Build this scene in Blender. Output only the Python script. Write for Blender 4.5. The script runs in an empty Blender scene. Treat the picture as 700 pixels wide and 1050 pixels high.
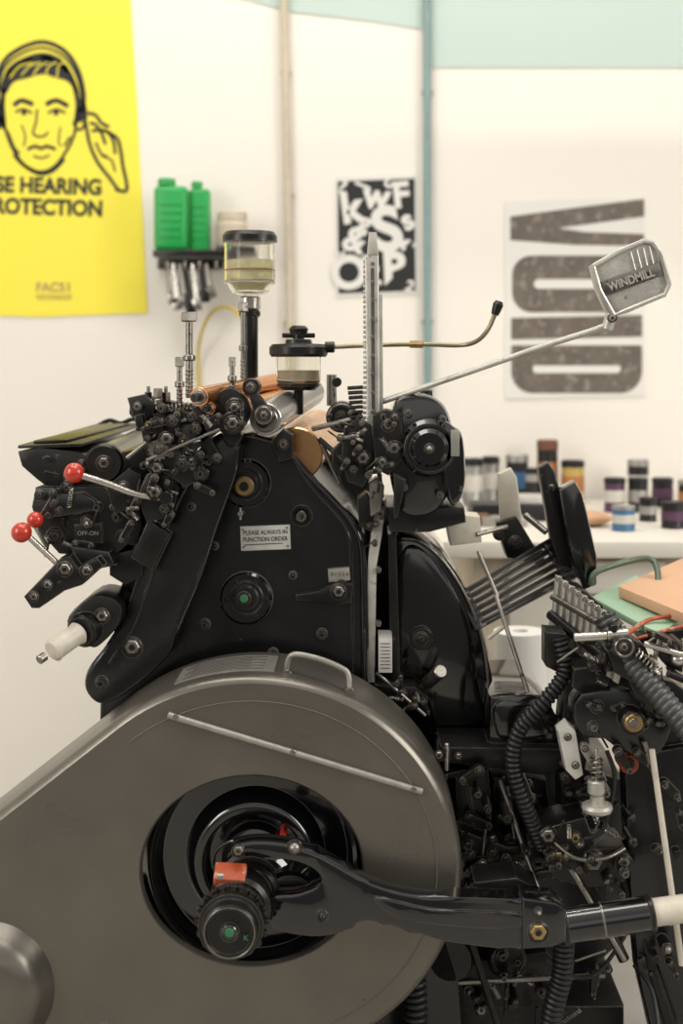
import bpy, bmesh, math, random
from mathutils import Vector, Matrix, Euler
random.seed(7)
D=2.2; F=1375.0; HZ=1.4
def W(px,py,y=0.0):  # image pixel at a given depth to world point, through the camera projection
    s=(D+y)/F
    return Vector(((px-370)*s, y, HZ-(py-370)*s))
def S(p,y=0.0): return p*(D+y)/F

# ---------------------------------------------------------------- materials
def pm(name,col,rough=0.5,metal=0.0,var=0.12,scale=30,bump=0.0,chips=None,chipamt=0.68,coat=0.0,trans=0.0,rv=0.12,chipscale=60,ior=1.5,edge=None,er=0.003):
    m=bpy.data.materials.new(name); m.use_nodes=True
    nt=m.node_tree; N=nt.nodes; L=nt.links
    b=N['Principled BSDF']
    tc=N.new('ShaderNodeTexCoord')
    nz=N.new('ShaderNodeTexNoise'); nz.inputs['Scale'].default_value=scale; nz.inputs['Detail'].default_value=6
    L.new(tc.outputs['Object'],nz.inputs['Vector'])
    mx=N.new('ShaderNodeMix'); mx.data_type='RGBA'
    d=tuple(max(0,v*(1-var*2)) for v in col)+(1,)
    e=tuple(min(1,v*(1+var)) for v in col)+(1,)
    mx.inputs[6].default_value=d; mx.inputs[7].default_value=e
    L.new(nz.outputs['Fac'],mx.inputs[0])
    out=mx.outputs[2]
    if chips:
        n2=N.new('ShaderNodeTexNoise'); n2.inputs['Scale'].default_value=chipscale; n2.inputs['Detail'].default_value=8; n2.inputs['Roughness'].default_value=0.7
        L.new(tc.outputs['Object'],n2.inputs['Vector'])
        r=N.new('ShaderNodeValToRGB'); r.color_ramp.elements[0].position=chipamt; r.color_ramp.elements[1].position=chipamt+0.05
        L.new(n2.outputs['Fac'],r.inputs[0])
        m2=N.new('ShaderNodeMix'); m2.data_type='RGBA'
        L.new(r.outputs[0],m2.inputs[0]); L.new(out,m2.inputs[6]); m2.inputs[7].default_value=tuple(chips)+(1,)
        out=m2.outputs[2]
    if edge:
        # paint rubbed off along the corners
        bv=N.new('ShaderNodeBevel'); bv.samples=4; bv.inputs['Radius'].default_value=er
        ge=N.new('ShaderNodeNewGeometry'); dt=N.new('ShaderNodeVectorMath'); dt.operation='DOT_PRODUCT'
        L.new(bv.outputs[0],dt.inputs[0]); L.new(ge.outputs['Normal'],dt.inputs[1])
        n4=N.new('ShaderNodeTexNoise'); n4.inputs['Scale'].default_value=45; n4.inputs['Detail'].default_value=5
        L.new(tc.outputs['Object'],n4.inputs['Vector'])
        ad=N.new('ShaderNodeMath'); ad.operation='MULTIPLY_ADD'; ad.inputs[1].default_value=0.22; L.new(n4.outputs['Fac'],ad.inputs[0]); L.new(dt.outputs['Value'],ad.inputs[2])
        r4=N.new('ShaderNodeMapRange'); r4.inputs[1].default_value=0.93; r4.inputs[2].default_value=1.02; r4.inputs[3].default_value=1.0; r4.inputs[4].default_value=0.0
        L.new(ad.outputs[0],r4.inputs[0])
        m4=N.new('ShaderNodeMix'); m4.data_type='RGBA'; L.new(r4.outputs[0],m4.inputs[0]); L.new(out,m4.inputs[6]); m4.inputs[7].default_value=tuple(edge)+(1,)
        out=m4.outputs[2]
    L.new(out,b.inputs['Base Color'])
    mr=N.new('ShaderNodeMapRange'); mr.inputs[3].default_value=max(0.02,rough-rv); mr.inputs[4].default_value=min(1,rough+rv)
    L.new(nz.outputs['Fac'],mr.inputs[0]); L.new(mr.outputs[0],b.inputs['Roughness'])
    b.inputs['Metallic'].default_value=metal
    b.inputs['Coat Weight'].default_value=coat
    b.inputs['Transmission Weight'].default_value=trans
    b.inputs['IOR'].default_value=ior
    if bump>0:
        n3=N.new('ShaderNodeTexNoise'); n3.inputs['Scale'].default_value=scale*8; n3.inputs['Detail'].default_value=3
        L.new(tc.outputs['Object'],n3.inputs['Vector'])
        bp=N.new('ShaderNodeBump'); bp.inputs['Strength'].default_value=bump; bp.inputs['Distance'].default_value=0.002
        L.new(n3.outputs['Fac'],bp.inputs['Height']); L.new(bp.outputs[0],b.inputs['Normal'])
    return m
BLK=pm('black_cast_paint',(0.006,0.006,0.0065),0.25,0.0,0.3,12,0.10,chips=(0.12,0.10,0.08),chipamt=0.69,ior=1.55,edge=(0.20,0.18,0.15),rv=.1)
BLG=pm('black_gloss_enamel',(0.004,0.004,0.0045),0.14,0.0,0.3,8,0.03,coat=0.8,rv=0.06,chips=(0.07,0.06,0.05),chipamt=0.73,edge=(0.12,0.11,0.10),er=0.002)
BLM=pm('black_oily_iron',(0.013,0.012,0.011),0.32,0.35,0.3,20,0.2,chips=(0.20,0.17,0.13),chipamt=0.66,edge=(0.26,0.23,0.19),er=0.002)
RUB=pm('black_rubber',(0.010,0.010,0.010),0.45,0,0.2,20,0.1)
GRY=pm('hammered_grey_paint',(0.165,0.152,0.130),0.31,0.66,0.16,7,0.16,chips=(0.08,0.073,0.062),chipamt=0.69,chipscale=22)
GRD=pm('dark_grey_seam',(0.06,0.056,0.05),0.6)
SHS=pm('seam_line_paint',(0.11,0.102,0.088),0.5)
CHR=pm('worn_steel',(0.60,0.57,0.52),0.26,0.95,0.25,35,0.1,chips=(0.22,0.18,0.13),chipamt=0.62)
STL=pm('oily_steel',(0.30,0.28,0.25),0.31,0.9,0.3,30,0.15,chips=(0.07,0.055,0.04),chipamt=0.58)
DST=pm('dark_ribbed_conduit',(0.10,0.10,0.10),0.42,0.6,0.3,30,0.1)
ALU=pm('cast_aluminium',(0.56,0.54,0.49),0.42,0.55,0.25,25,0.4,chips=(0.28,0.25,0.20),chipamt=0.60)
BRS=pm('aged_brass',(0.42,0.29,0.13),0.33,0.85,0.3,40,0.1)
PIP=pm('dull_brass_pipe',(0.36,0.30,0.20),0.36,0.85,0.25,30,0.1)
COP=pm('copper_roller',(0.80,0.37,0.17),0.24,0.95,0.15,15)
GLD=pm('gold_inked_roller',(0.84,0.47,0.22),0.26,0.92,0.15,12)
ROL=pm('grey_rubber_roller',(0.50,0.49,0.46),0.24,0.7,0.1,12)
RED=pm('red_plastic_ball',(0.46,0.028,0.012),0.25,0,0.05,20,coat=0.4,rv=0.04)
ORG=pm('orange_red_paint',(0.48,0.08,0.022),0.5,0,0.3,60,0.2,chips=(0.42,0.30,0.22),chipamt=0.56)
GRN=pm('green_bottle_plastic',(0.015,0.34,0.07),0.35,0,0.08,10)
GRS=pm('green_paint_spot',(0.02,0.16,0.07),0.4)
LBL=pm('label_plate_metal',(0.60,0.59,0.55),0.4,0.3,0.12,40)
LBD=pm('etched_grey_plate',(0.36,0.345,0.31),0.42,0.6,0.15,60)
INK=pm('black_ink',(0.012,0.012,0.012),0.6,0,0.1,20)
YEL=pm('yellow_poster_paper',(0.88,0.76,0.07),0.7,0,0.03,3)
WHT=pm('white_poster_paper',(0.72,0.705,0.665),0.8,0,0.03,4)
WIN=pm('worn_brown_letterpress_ink',(0.155,0.128,0.108),0.75,0,0.3,14,0,chips=(0.25,0.218,0.19),chipamt=0.55,chipscale=34)
HND=pm('yellowed_white_handle',(0.62,0.57,0.48),0.4,0,0.15,40)
CRM=pm('cream_painted_pipe',(0.56,0.49,0.38),0.5)
TPI=pm('teal_painted_pipe',(0.23,0.33,0.33),0.45,0.2)
TEA=pm('teal_wall_paint',(0.49,0.595,0.555),0.9,0,0.02,3)
TAB=pm('white_table_laminate',(0.70,0.66,0.59),0.45,0,0.04,5)
CAB=pm('beige_cabinet',(0.58,0.51,0.40),0.6,0,0.08,5)
DWD=pm('brown_jar_content',(0.36,0.29,0.18),0.5)
PNK=pm('kraft_paper_sheets',(0.60,0.36,0.22),0.8,0,0.05,8)
GNP=pm('pale_green_sheets',(0.31,0.46,0.32),0.8,0,0.05,8)
GLS=pm('clear_glass',(0.98,0.97,0.93),0.04,0,0.02,5,trans=0.98,rv=0.02,ior=1.15)
OIL=pm('pale_yellow_oil',(0.85,0.76,0.46),0.35,0,0.25,60,trans=0.3,ior=1.2)
YCB=pm('yellow_cable',(0.62,0.46,0.05),0.5)
WLL=pm('wall_plaster_cream',(0.80,0.76,0.695),0.9,0,0.02,2.2,0.10)
FLR=pm('floor_concrete',(0.42,0.40,0.36),0.6,0,0.12,3,0.2)
OLV=pm('olive_rail_paint',(0.10,0.13,0.09),0.4,0.3)

# ---------------------------------------------------------------- mesh group builder
def empty(name,loc=(0,0,0)):
    e=bpy.data.objects.new(name,None); e.location=loc; e.empty_display_size=0.1
    bpy.context.scene.collection.objects.link(e); return e
def crom(pts,n,closed=False):
    P=[Vector(p) for p in pts]; out=[]; m=len(P)
    rng=range(m if closed else m-1)
    for i in rng:
        if closed: a,b,c,d=P[(i-1)%m],P[i],P[(i+1)%m],P[(i+2)%m]
        else: a,b,c,d=P[max(0,i-1)],P[i],P[i+1],P[min(m-1,i+2)]
        for k in range(n):
            t=k/n
            out.append(0.5*((2*b)+(c-a)*t+(2*a-5*b+4*c-d)*t*t+(3*b-a-3*c+d)*t**3))
    if not closed: out.append(P[-1])
    return out
class G:
    def __init__(s,name,parent=None): s.name=name;s.parent=parent;s.v=[];s.f=[];s.mi=[];s.mats=[]
    def m(s,mat):
        if mat not in s.mats: s.mats.append(mat)
        return s.mats.index(mat)
    def add(s,vs,fs,mat):
        o=len(s.v); s.v+= [tuple(v) for v in vs]; k=s.m(mat)
        for f in fs: s.f.append([i+o for i in f]); s.mi.append(k)
    def addbm(s,bm,mat):
        bmesh.ops.recalc_face_normals(bm,faces=bm.faces)
        bm.verts.ensure_lookup_table(); bm.verts.index_update()
        s.add([v.co.copy() for v in bm.verts],[[v.index for v in f.verts] for f in bm.faces],mat); bm.free()
    def prism(s,pts,y0,y1,mat,bev=2.0,sm=0,yref=None):
        """polygon outline (image pixels projected to depth y0) extruded from y0 back to y1"""
        if sm: pts=[(p.x,p.y) for p in crom([(a,b,0) for a,b in pts],sm,True)]
        yr=y0 if yref is None else yref
        bm=bmesh.new()
        def w(p):
            q=W(p[0],p[1],yr); return Vector((q.x,y0,q.z))
        vs=[bm.verts.new(w(p)) for p in pts]
        f=bm.faces.new(vs)
        r=bmesh.ops.extrude_face_region(bm,geom=[f])
        nv=[g for g in r['geom'] if isinstance(g,bmesh.types.BMVert)]
        for v in nv: v.co.y=y1
        if bev>0:
            es=[e for e in bm.edges if abs(e.verts[0].co.y-e.verts[1].co.y)<1e-7]
            try: bmesh.ops.bevel(bm,geom=es,offset=S(bev,yr),segments=2,profile=0.5,affect='EDGES',clamp_overlap=True)
            except Exception: pass
        s.addbm(bm,mat)
    def poly3(s,p4,th,mat,bev=0.0):
        bm=bmesh.new(); vs=[bm.verts.new(p) for p in p4]; f=bm.faces.new(vs); f.normal_update(); n=f.normal.copy()
        r=bmesh.ops.extrude_face_region(bm,geom=[f])
        for g in r['geom']:
            if isinstance(g,bmesh.types.BMVert): g.co+=n*th
        if bev>0: bmesh.ops.bevel(bm,geom=list(bm.edges),offset=bev,segments=2,profile=0.5,affect='EDGES',clamp_overlap=True)
        s.addbm(bm,mat)
    def box(s,c,size,mat,rot=(0,0,0),bev=0.002):
        bm=bmesh.new(); bmesh.ops.create_cube(bm,size=1)
        for v in bm.verts: v.co=Vector((v.co.x*size[0],v.co.y*size[1],v.co.z*size[2]))
        if bev>0: bmesh.ops.bevel(bm,geom=list(bm.edges),offset=min(bev,min(size)*0.3),segments=2,profile=0.5,affect='EDGES')
        M=Matrix.Translation(c)@Euler(rot).to_matrix().to_4x4(); bm.transform(M); s.addbm(bm,mat)
    def pbox(s,x0,y0p,x1,y1p,ya,yb,mat,bev=2):
        s.prism([(x0,y0p),(x1,y0p),(x1,y1p),(x0,y1p)],ya,yb,mat,bev)
    def lathe(s,p0,ax,prof,mat,seg=32):
        ax=Vector(ax).normalized(); t=Vector((0,0,1)) if abs(ax.z)<0.9 else Vector((1,0,0))
        u=ax.cross(t).normalized(); w=ax.cross(u)
        vs=[];fs=[]
        for (h,r) in prof:
            for k in range(seg):
                a=2*math.pi*k/seg
                vs.append(Vector(p0)+ax*h+(u*math.cos(a)+w*math.sin(a))*max(r,1e-5))
        for i in range(len(prof)-1):
            for k in range(seg):
                k2=(k+1)%seg; fs.append([i*seg+k,i*seg+k2,(i+1)*seg+k2,(i+1)*seg+k])
        if prof[0][1]>1e-4: fs.append([k for k in range(seg)][::-1])
        if prof[-1][1]>1e-4: fs.append([(len(prof)-1)*seg+k for k in range(seg)])
        bm=bmesh.new(); bv=[bm.verts.new(v) for v in vs]
        for f in fs: bm.faces.new([bv[i] for i in f])
        bmesh.ops.remove_doubles(bm,verts=bm.verts,dist=2e-5)
        s.addbm(bm,mat)
    def rod(s,a,b,r,mat,r2=None,seg=20,ch=0.15):
        a=Vector(a);b=Vector(b);L=(b-a).length; r2=r if r2 is None else r2
        c=min(r*ch,L*0.2)
        s.lathe(a,b-a,[(0,0),(0,r-c),(c,r),(L-c,r2),(L,r2-c),(L,0)],mat,seg)
    def cy(s,px,py,r,y0,y1,mat,seg=32,ch=0.12,r2=None):
        s.rod(W(px,py,y0),Vector((W(px,py,y0).x,y1,W(px,py,y0).z)),S(r,y0),mat,None if r2 is None else S(r2,y0),seg,ch)
    def tor(s,c,R,r,mat,axis='Y',seg=40,rs=10):
        vs=[];fs=[]
        for i in range(seg):
            a=2*math.pi*i/seg
            for j in range(rs):
                b=2*math.pi*j/rs; q=R+r*math.cos(b); h=r*math.sin(b)
                if axis=='Y': vs.append((c[0]+q*math.cos(a),c[1]+h,c[2]+q*math.sin(a)))
                else: vs.append((c[0]+q*math.cos(a),c[1]+q*math.sin(a),c[2]+h))
        for i in range(seg):
            for j in range(rs):
                fs.append([i*rs+j,((i+1)%seg)*rs+j,((i+1)%seg)*rs+(j+1)%rs,i*rs+(j+1)%rs])
        bm=bmesh.new(); bv=[bm.verts.new(v) for v in vs]
        for f in fs: bm.faces.new([bv[i] for i in f])
        s.addbm(bm,mat)
    def ring(s,px,py,R,r,y,mat): s.tor(W(px,py,y),S(R,y),S(r,y),mat)
    def sph(s,c,r,mat,sc=(1,1,1)):
        bm=bmesh.new(); bmesh.ops.create_uvsphere(bm,u_segments=28,v_segments=16,radius=r)
        for v in bm.verts: v.co=Vector((v.co.x*sc[0],v.co.y*sc[1],v.co.z*sc[2]))+Vector(c)
        s.addbm(bm,mat)
    def tube(s,pts,r,mat,n=8,seg=12,rib=0,pitch=0.011):
        P=crom(pts,n) if n>1 else [Vector(p) for p in pts]
        if rib>0:
            L=[0]
            for i in range(1,len(P)): L.append(L[-1]+(P[i]-P[i-1]).length)
            step=pitch/4; out=[];d=0;i=0
            while d<L[-1]:
                while i<len(L)-2 and L[i+1]<d: i+=1
                t=(d-L[i])/max(1e-9,L[i+1]-L[i]); out.append(P[i].lerp(P[i+1],t)); d+=step
            P=out; seg=16
        T=[]
        for i in range(len(P)):
            a=P[max(0,i-1)];b=P[min(len(P)-1,i+1)]; T.append((b-a).normalized())
        u=T[0].orthogonal().normalized(); vs=[];fs=[]
        for i,p in enumerate(P):
            u=(u-T[i]*u.dot(T[i])).normalized(); w=T[i].cross(u)
            rr=r
            if rib>0: rr=r*(1+rib*(1,0.6,-1,0.6)[i%4])
            for k in range(seg):
                a=2*math.pi*k/seg; vs.append(p+(u*math.cos(a)+w*math.sin(a))*rr)
        for i in range(len(P)-1):
            for k in range(seg):
                k2=(k+1)%seg; fs.append([i*seg+k,i*seg+k2,(i+1)*seg+k2,(i+1)*seg+k])
        fs.append(list(range(seg))[::-1]); fs.append([(len(P)-1)*seg+k for k in range(seg)])
        bm=bmesh.new(); bv=[bm.verts.new(v) for v in vs]
        for f in fs: bm.faces.new([bv[i] for i in f])
        s.addbm(bm,mat)
    def spring(s,a,b,R,r,turns,mat):
        a=Vector(a);b=Vector(b);ax=(b-a); L=ax.length; ax.normalize(); u=ax.orthogonal().normalized(); w=ax.cross(u)
        n=turns*14
        pts=[a+ax*L*i/n+(u*math.cos(2*math.pi*i/14)+w*math.sin(2*math.pi*i/14))*R for i in range(n+1)]
        s.tube(pts,r,mat,1,6)
    def bolt(s,px,py,r,y,mat=None,kind='hex',washer=True):
        mat=mat or STL
        if washer: s.cy(px,py,r*1.35,y-0.003,y+0.01,BLM,24)
        if kind=='hex':
            s.cy(px,py,r,y-0.011,y,mat,6,0.15); s.cy(px,py,r*0.45,y-0.0135,y,BLM,12)
        elif kind=='sock':
            p=W(px,py,y); R=S(r,y)
            s.lathe((p.x,y,p.z),(0,-1,0),[(0,0),(0,R),(0.010,R),(0.012,R*0.85),(0.012,R*0.5),(0.006,R*0.45),(0.006,0)],mat,24)
        else:
            p=W(px,py,y); R=S(r,y)
            s.lathe((p.x,y,p.z),(0,-1,0),[(0,0),(0,R),(0.004,R*0.95),(0.008,R*0.7),(0.010,R*0.3),(0.0105,0)],mat,24)
    def gear(s,px,py,r,y0,y1,mat,n=18,d=2.2):
        pts=[]
        for k in range(n*4):
            a=2*math.pi*k/(n*4); q=r+(d if k%4 in(0,1) else 0); pts.append((px+q*math.cos(a),py+q*math.sin(a)))
        s.prism(pts,y0,y1,mat,0)
    def link(s,x0,y0,x1,y1,w0,w1,ya,yb,mat,bm_=None):
        a=math.atan2(y1-y0,x1-x0); pts=[]
        for k in range(9):
            t=a+math.pi/2+math.pi*k/8; pts.append((x0+w0*math.cos(t),y0+w0*math.sin(t)))
        for k in range(9):
            t=a-math.pi/2+math.pi*k/8; pts.append((x1+w1*math.cos(t),y1+w1*math.sin(t)))
        s.prism(pts,ya,yb,mat,1)
        s.bolt(x0,y0,w0*.55,ya,bm_ or STL,'hex'); s.bolt(x1,y1,w1*.55,ya,bm_ or BLM,'sock')
    def clutter(s,reg,n,ya,yb,seed=1,bright=.25,size=1.0):
        """small machine parts (levers, screws, springs, pins) mounted on the frame"""
        R=random.Random(seed); x0,y0,x1,y1=reg
        for i in range(n):
            x=R.uniform(x0,x1);y=R.uniform(y0,y1); d=R.uniform(ya,yb); k=R.random(); m=STL if R.random()<bright else BLM
            if k<.34:
                a=R.choice([.3,.9,1.5,2.2,2.8])+R.uniform(-.2,.2); l=R.uniform(12,30)*size
                s.link(x,y,x+l*math.cos(a),y+l*math.sin(a),R.uniform(3.5,7)*size,R.uniform(3,5)*size,d,d+.02,BLM,m)
            elif k<.56: s.bolt(x,y,R.uniform(2.5,5.5)*size,d,m,R.choice(['hex','sock','dome'])); s.cy(x,y,R.uniform(4,8)*size,d,d+.06,BLM,20)
            elif k<.68:
                a=R.uniform(0,3.1); l=R.uniform(14,26)*size; s.spring(W(x,y,d),W(x+l*math.cos(a),y+l*math.sin(a),d),S(3*size),S(.8),8,STL)
            elif k<.86:
                a=R.uniform(0,3.1); l=R.uniform(18,44)*size; s.rod(W(x,y,d),W(x+l*math.cos(a),y+l*math.sin(a),d+.02),S(R.uniform(1.4,2.8)*size),m,seg=10)
            else:
                w=R.uniform(6,12)*size; s.box(W(x,y,d+.01),(S(w),.03,S(w*R.uniform(.6,1.6))),BLM,rot=(0,R.uniform(-.7,.7),0),bev=.002)
    def ink(s,pts,w,y,mat,n=6,closed=False):
        P=crom([W(a,b,y) for a,b in pts],n,closed) if n>1 else [W(a,b,y) for a,b in pts]
        h=S(w,y)/2; m=len(P); vs=[];fs=[]
        for i in range(m):
            a=P[(i-1)%m] if closed else P[max(0,i-1)]; b=P[(i+1)%m] if closed else P[min(m-1,i+1)]
            t=(b-a).normalized(); nn=Vector((-t.z,0,t.x)); vs+=[P[i]+nn*h,P[i]-nn*h]
        for i in range(m if closed else m-1):
            j=(i+1)%m; fs.append([2*i,2*i+1,2*j+1,2*j])
        s.add(vs,fs,mat)
    def flat(s,pts,y,mat,sm=0):
        if sm: pts=[(p.x,p.y) for p in crom([(a,b,0) for a,b in pts],sm,True)]
        s.add([W(a,b,y) for a,b in pts],[list(range(len(pts)))],mat)
    def text(s,t,px,py,size,y,mat,rot=0.0,bold=0.0,sx=1.0,ax='CENTER'):
        c=bpy.data.curves.new('t','FONT'); c.body=t; c.align_x=ax; c.align_y='CENTER'; c.size=1; c.offset=bold
        o=bpy.data.objects.new('t',c); bpy.context.scene.collection.objects.link(o)
        dg=bpy.context.evaluated_depsgraph_get(); me=bpy.data.meshes.new_from_object(o.evaluated_get(dg))
        k=S(size,y); o0=W(px,py,y); ca,sa=math.cos(rot),math.sin(rot); vs=[]
        for v in me.vertices:
            x=v.co.x*k*sx; z=v.co.y*k
            vs.append(Vector((o0.x+x*ca-z*sa,y,o0.z+x*sa+z*ca)))
        s.add(vs,[list(p.vertices) for p in me.polygons],mat)
        bpy.data.objects.remove(o); bpy.data.meshes.remove(me); bpy.data.curves.remove(c)
    def build(s,angle=32):
        me=bpy.data.meshes.new(s.name); me.from_pydata(s.v,[],s.f)
        for m in s.mats: me.materials.append(m)
        me.polygons.foreach_set('material_index',s.mi)
        me.polygons.foreach_set('use_smooth',[True]*len(me.polygons))
        me.update(); me.set_sharp_from_angle(angle=math.radians(angle))
        xs=[v.co for v in me.vertices]; c=Vector([ (min(q[i] for q in xs)+max(q[i] for q in xs))/2 for i in range(3)])
        me.transform(Matrix.Translation(-c))
        o=bpy.data.objects.new(s.name,me); o.location=c
        bpy.context.scene.collection.objects.link(o)
        if s.parent:
            o.parent=s.parent; o.matrix_parent_inverse=Matrix.Translation(-Vector(s.parent.location))
        return o

# ================================================================ ROOM
YW=2.0
def slab(name,a,b,mat):
    g=G(name); a=Vector(a);b=Vector(b); g.box((a+b)/2,b-a,mat,bev=0); return g.build()
slab('wall_back',(-3.0,YW,0),(3.6,YW+0.15,4.2),WLL)
slab('wall_left',(-3.15,-3.6,0),(-3.0,YW+0.15,4.2),WLL)
slab('floor',(-3.15,-3.6,-0.1),(3.6,YW+0.15,0),FLR)
g=G('trim_1'); g.prism([(437,-260),(1500,-260),(1500,69),(437,69)],YW-0.004,YW,TEA,0); g.build()
g=G('trim_2'); g.prism([(-400,-260),(434,-260),(434,30),(385,22),(300,12),(255,0),(200,-14),(-400,-100)],YW-0.004,YW,TEA,0); g.build()
# unseen board with hangers, added to cast the shadow band on the wall
g=G('wall_shadow_board'); g.box((1.85,1.60,2.89),(3.3,0.02,0.12),CRM); g.box((1.85,1.64,2.84),(3.3,0.08,0.01),CRM)
for x in(0.5,1.4,2.4,3.3): g.box((x,1.60,3.56),(0.02,0.02,1.28),STL); g.box((x,1.80,2.95),(.03,.41,.02),STL)
g.build()

g=G('wall_conduit')
g.tube([W(289,-260,1.98),W(291,0,1.98),W(294,150,1.98),W(297,330,1.98),W(299,520,1.98)],S(4.2,1.96),CRM,4)
for yy in(75,200,330): g.box(W(293 if yy<150 else 296,yy,1.99),(0.035,0.02,0.012),CRM)
g.build()
g=G('wall_pipe')
g.tube([W(437,-260,1.98),W(438,200,1.98),W(439,560,1.98)],S(4.2,1.95),TPI,4)
for yy in(95,330): g.box(W(438,yy,1.99),(0.035,0.02,0.014),TPI)
g.build()

# ---------------- yellow poster
yp=1.9955
g=G('yellow_safety_poster')
g.prism([(-66,-14),(133,-14),(141,120),(151,321),(40,325),(-62,322)],yp,YW,YEL,0)
yi=yp-0.0015
hat=[(-2,128),(-4,95),(2,66),(20,50),(44,43),(66,52),(80,72),(86,100),(82,125)]
g.ink(hat,4.5,yi,INK); g.ink([(x*0.86+6,y*0.86+22) for x,y in hat],5,yi,INK); g.ink([(x*0.95+2,y*0.93+9) for x,y in hat],2.5,yi,INK)
g.flat([(0,92),(8,70),(24,59),(44,54),(62,60),(74,76),(80,96),(70,84),(58,80),(44,76),(28,80),(14,84),(6,96)],yi,INK,4)
for k in range(5): g.ink([(10+k*12,80-3*math.sin(k)),(20+k*10,68),(34+k*8,64)],1.2,yi-0.0008,YEL,4)
g.ink([(3,100),(4,125),(12,150),(24,168),(40,176),(54,172),(66,158),(76,138),(80,110)],3,yi,INK)
g.ink([(14,158),(24,169),(40,178),(54,175),(66,163)],3.5,yi,INK)
g.ink([(-6,90),(-12,110),(-8,132),(0,128),(2,105)],4,yi,INK); g.ink([(79,104),(86,106),(88,120),(84,132),(77,132)],3,yi,INK)
g.ink([(14,108),(22,103),(34,107)],4.8,yi,INK); g.ink([(47,107),(58,103),(70,109)],4.8,yi,INK)
g.ink([(16,115),(24,112),(33,116)],2.5,yi,INK); g.ink([(49,116),(58,112),(67,116)],2.5,yi,INK)
g.flat([(22,114),(27,113),(27,118),(22,118)],yi,INK); g.flat([(55,114),(60,113),(60,118),(55,118)],yi,INK)
g.ink([(38,112),(37,125),(34,136),(39,140),(46,139),(49,135)],2.2,yi,INK)
g.ink([(28,153),(36,150),(42,152),(48,150),(57,153)],3.5,yi,INK); g.ink([(34,160),(43,162),(51,159)],2,yi,INK)
g.ink([(22,128),(26,140),(24,150)],1.5,yi,INK); g.ink([(62,130),(60,145),(63,150)],1.5,yi,INK)
g.ink([(8,135),(14,150),(20,158)],2.5,yi,INK); g.ink([(72,140),(66,150)],2.5,yi,INK)
g.ink([(84,112),(88,128),(92,148),(100,166),(112,182),(122,196)],3.5,yi,INK)
g.ink([(92,126),(98,128),(104,136),(108,148)],3.2,yi,INK)
g.ink([(94,134),(108,134),(116,144),(118,158)],3.2,yi,INK)
g.ink([(108,134),(120,142),(124,156),(126,170),(130,190),(128,196),(118,194)],3.5,yi,INK)
g.ink([(98,146),(104,158),(110,160)],2.5,yi,INK); g.ink([(104,160),(114,164),(118,176)],2,yi,INK); g.ink([(90,116),(98,118),(104,126),(112,130)],3.5,yi,INK)
g.text('USE HEARING',43,191,22,yi,INK,rot=-0.03,bold=0.04,sx=0.90)
g.text('PROTECTION',44,213,22,yi,INK,rot=-0.03,bold=0.04,sx=0.90)
g.text('FAC51',55,295,13,yi,BRS,bold=0.03); g.text('THE HACIENDA',55,306,5,yi,BRS)
g.ink([(37,303),(74,303)],1,yi,BRS,1)
g.build()

# ---------------- type poster
g=G('typography_poster'); g.prism([(343,181),(427,179),(429,301),(344,304)],yp,YW,WHT,0)
g.flat([(346,186),(425,183),(426,298),(347,301)],yi,INK)
y2=yi-0.001
for t,x,y,sz,r in [('k',360,214,44,.15),('w',386,202,36,-.1),('F',411,201,36,.1),('S',397,237,62,.2),('&',363,247,34,-.3),('s',417,226,30,.5),('O',358,281,46,.2),('a',379,268,36,.1),('B',405,277,46,.05),('e',417,252,30,.9),('g',375,228,26,-.5),('r',385,291,26,-.3),('c',397,188,18,1),('k',351,262,18,.6),('?',351,192,20,-.4),('J',371,190,18,1.2),('2',420,294,16,-.4)]:
    g.text(t,x,y,sz,y2,WHT,rot=r,bold=0.04); y2-=0.00005
g.build()

# ---------------- VOID poster
g=G('wood_type_poster'); g.prism([(517,206),(659,203),(661,406),(518,409)],yp,YW,WHT,0)
g.flat([(523,222),(590,213),(660,204),(660,222),(600,230),(572,234),(600,238),(660,240),(660,252),(590,251),(523,246)],yi,WIN)
def slot(x0,y0,x1,y1,tl,bl,hw):
    def rr(x0,y0,x1,y1,a,b):
        P=[]
        for cx,cyy,a0,r in[(x0+a,y0+a,180,a),(x1-a,y0+a,270,a),(x1-b,y1-b,0,b),(x0+b,y1-b,90,b)]:
            for k in range(7):
                t=math.radians(a0+k*15); P.append((cx+r*math.cos(t),cyy+r*math.sin(t)))
        return P
    o=rr(x0,y0,x1,y1,tl,bl); cyy=(y0+y1)/2
    i=rr(x0+22,cyy-hw,x1-22,cyy+hw,min(hw,tl*.4+1),min(hw,bl*.4+1))
    n=len(o); vs=[W(a,b,yi) for a,b in o+i]
    g.add(vs,[[k,(k+1)%n,n+(k+1)%n,n+k] for k in range(n)],WIN)
slot(525,262,658,320,20,20,5)
g.flat([(524,326),(658,323),(658,345),(524,348)],yi,WIN)
slot(524,354,658,403,2,22,4)
g.build()

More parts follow.
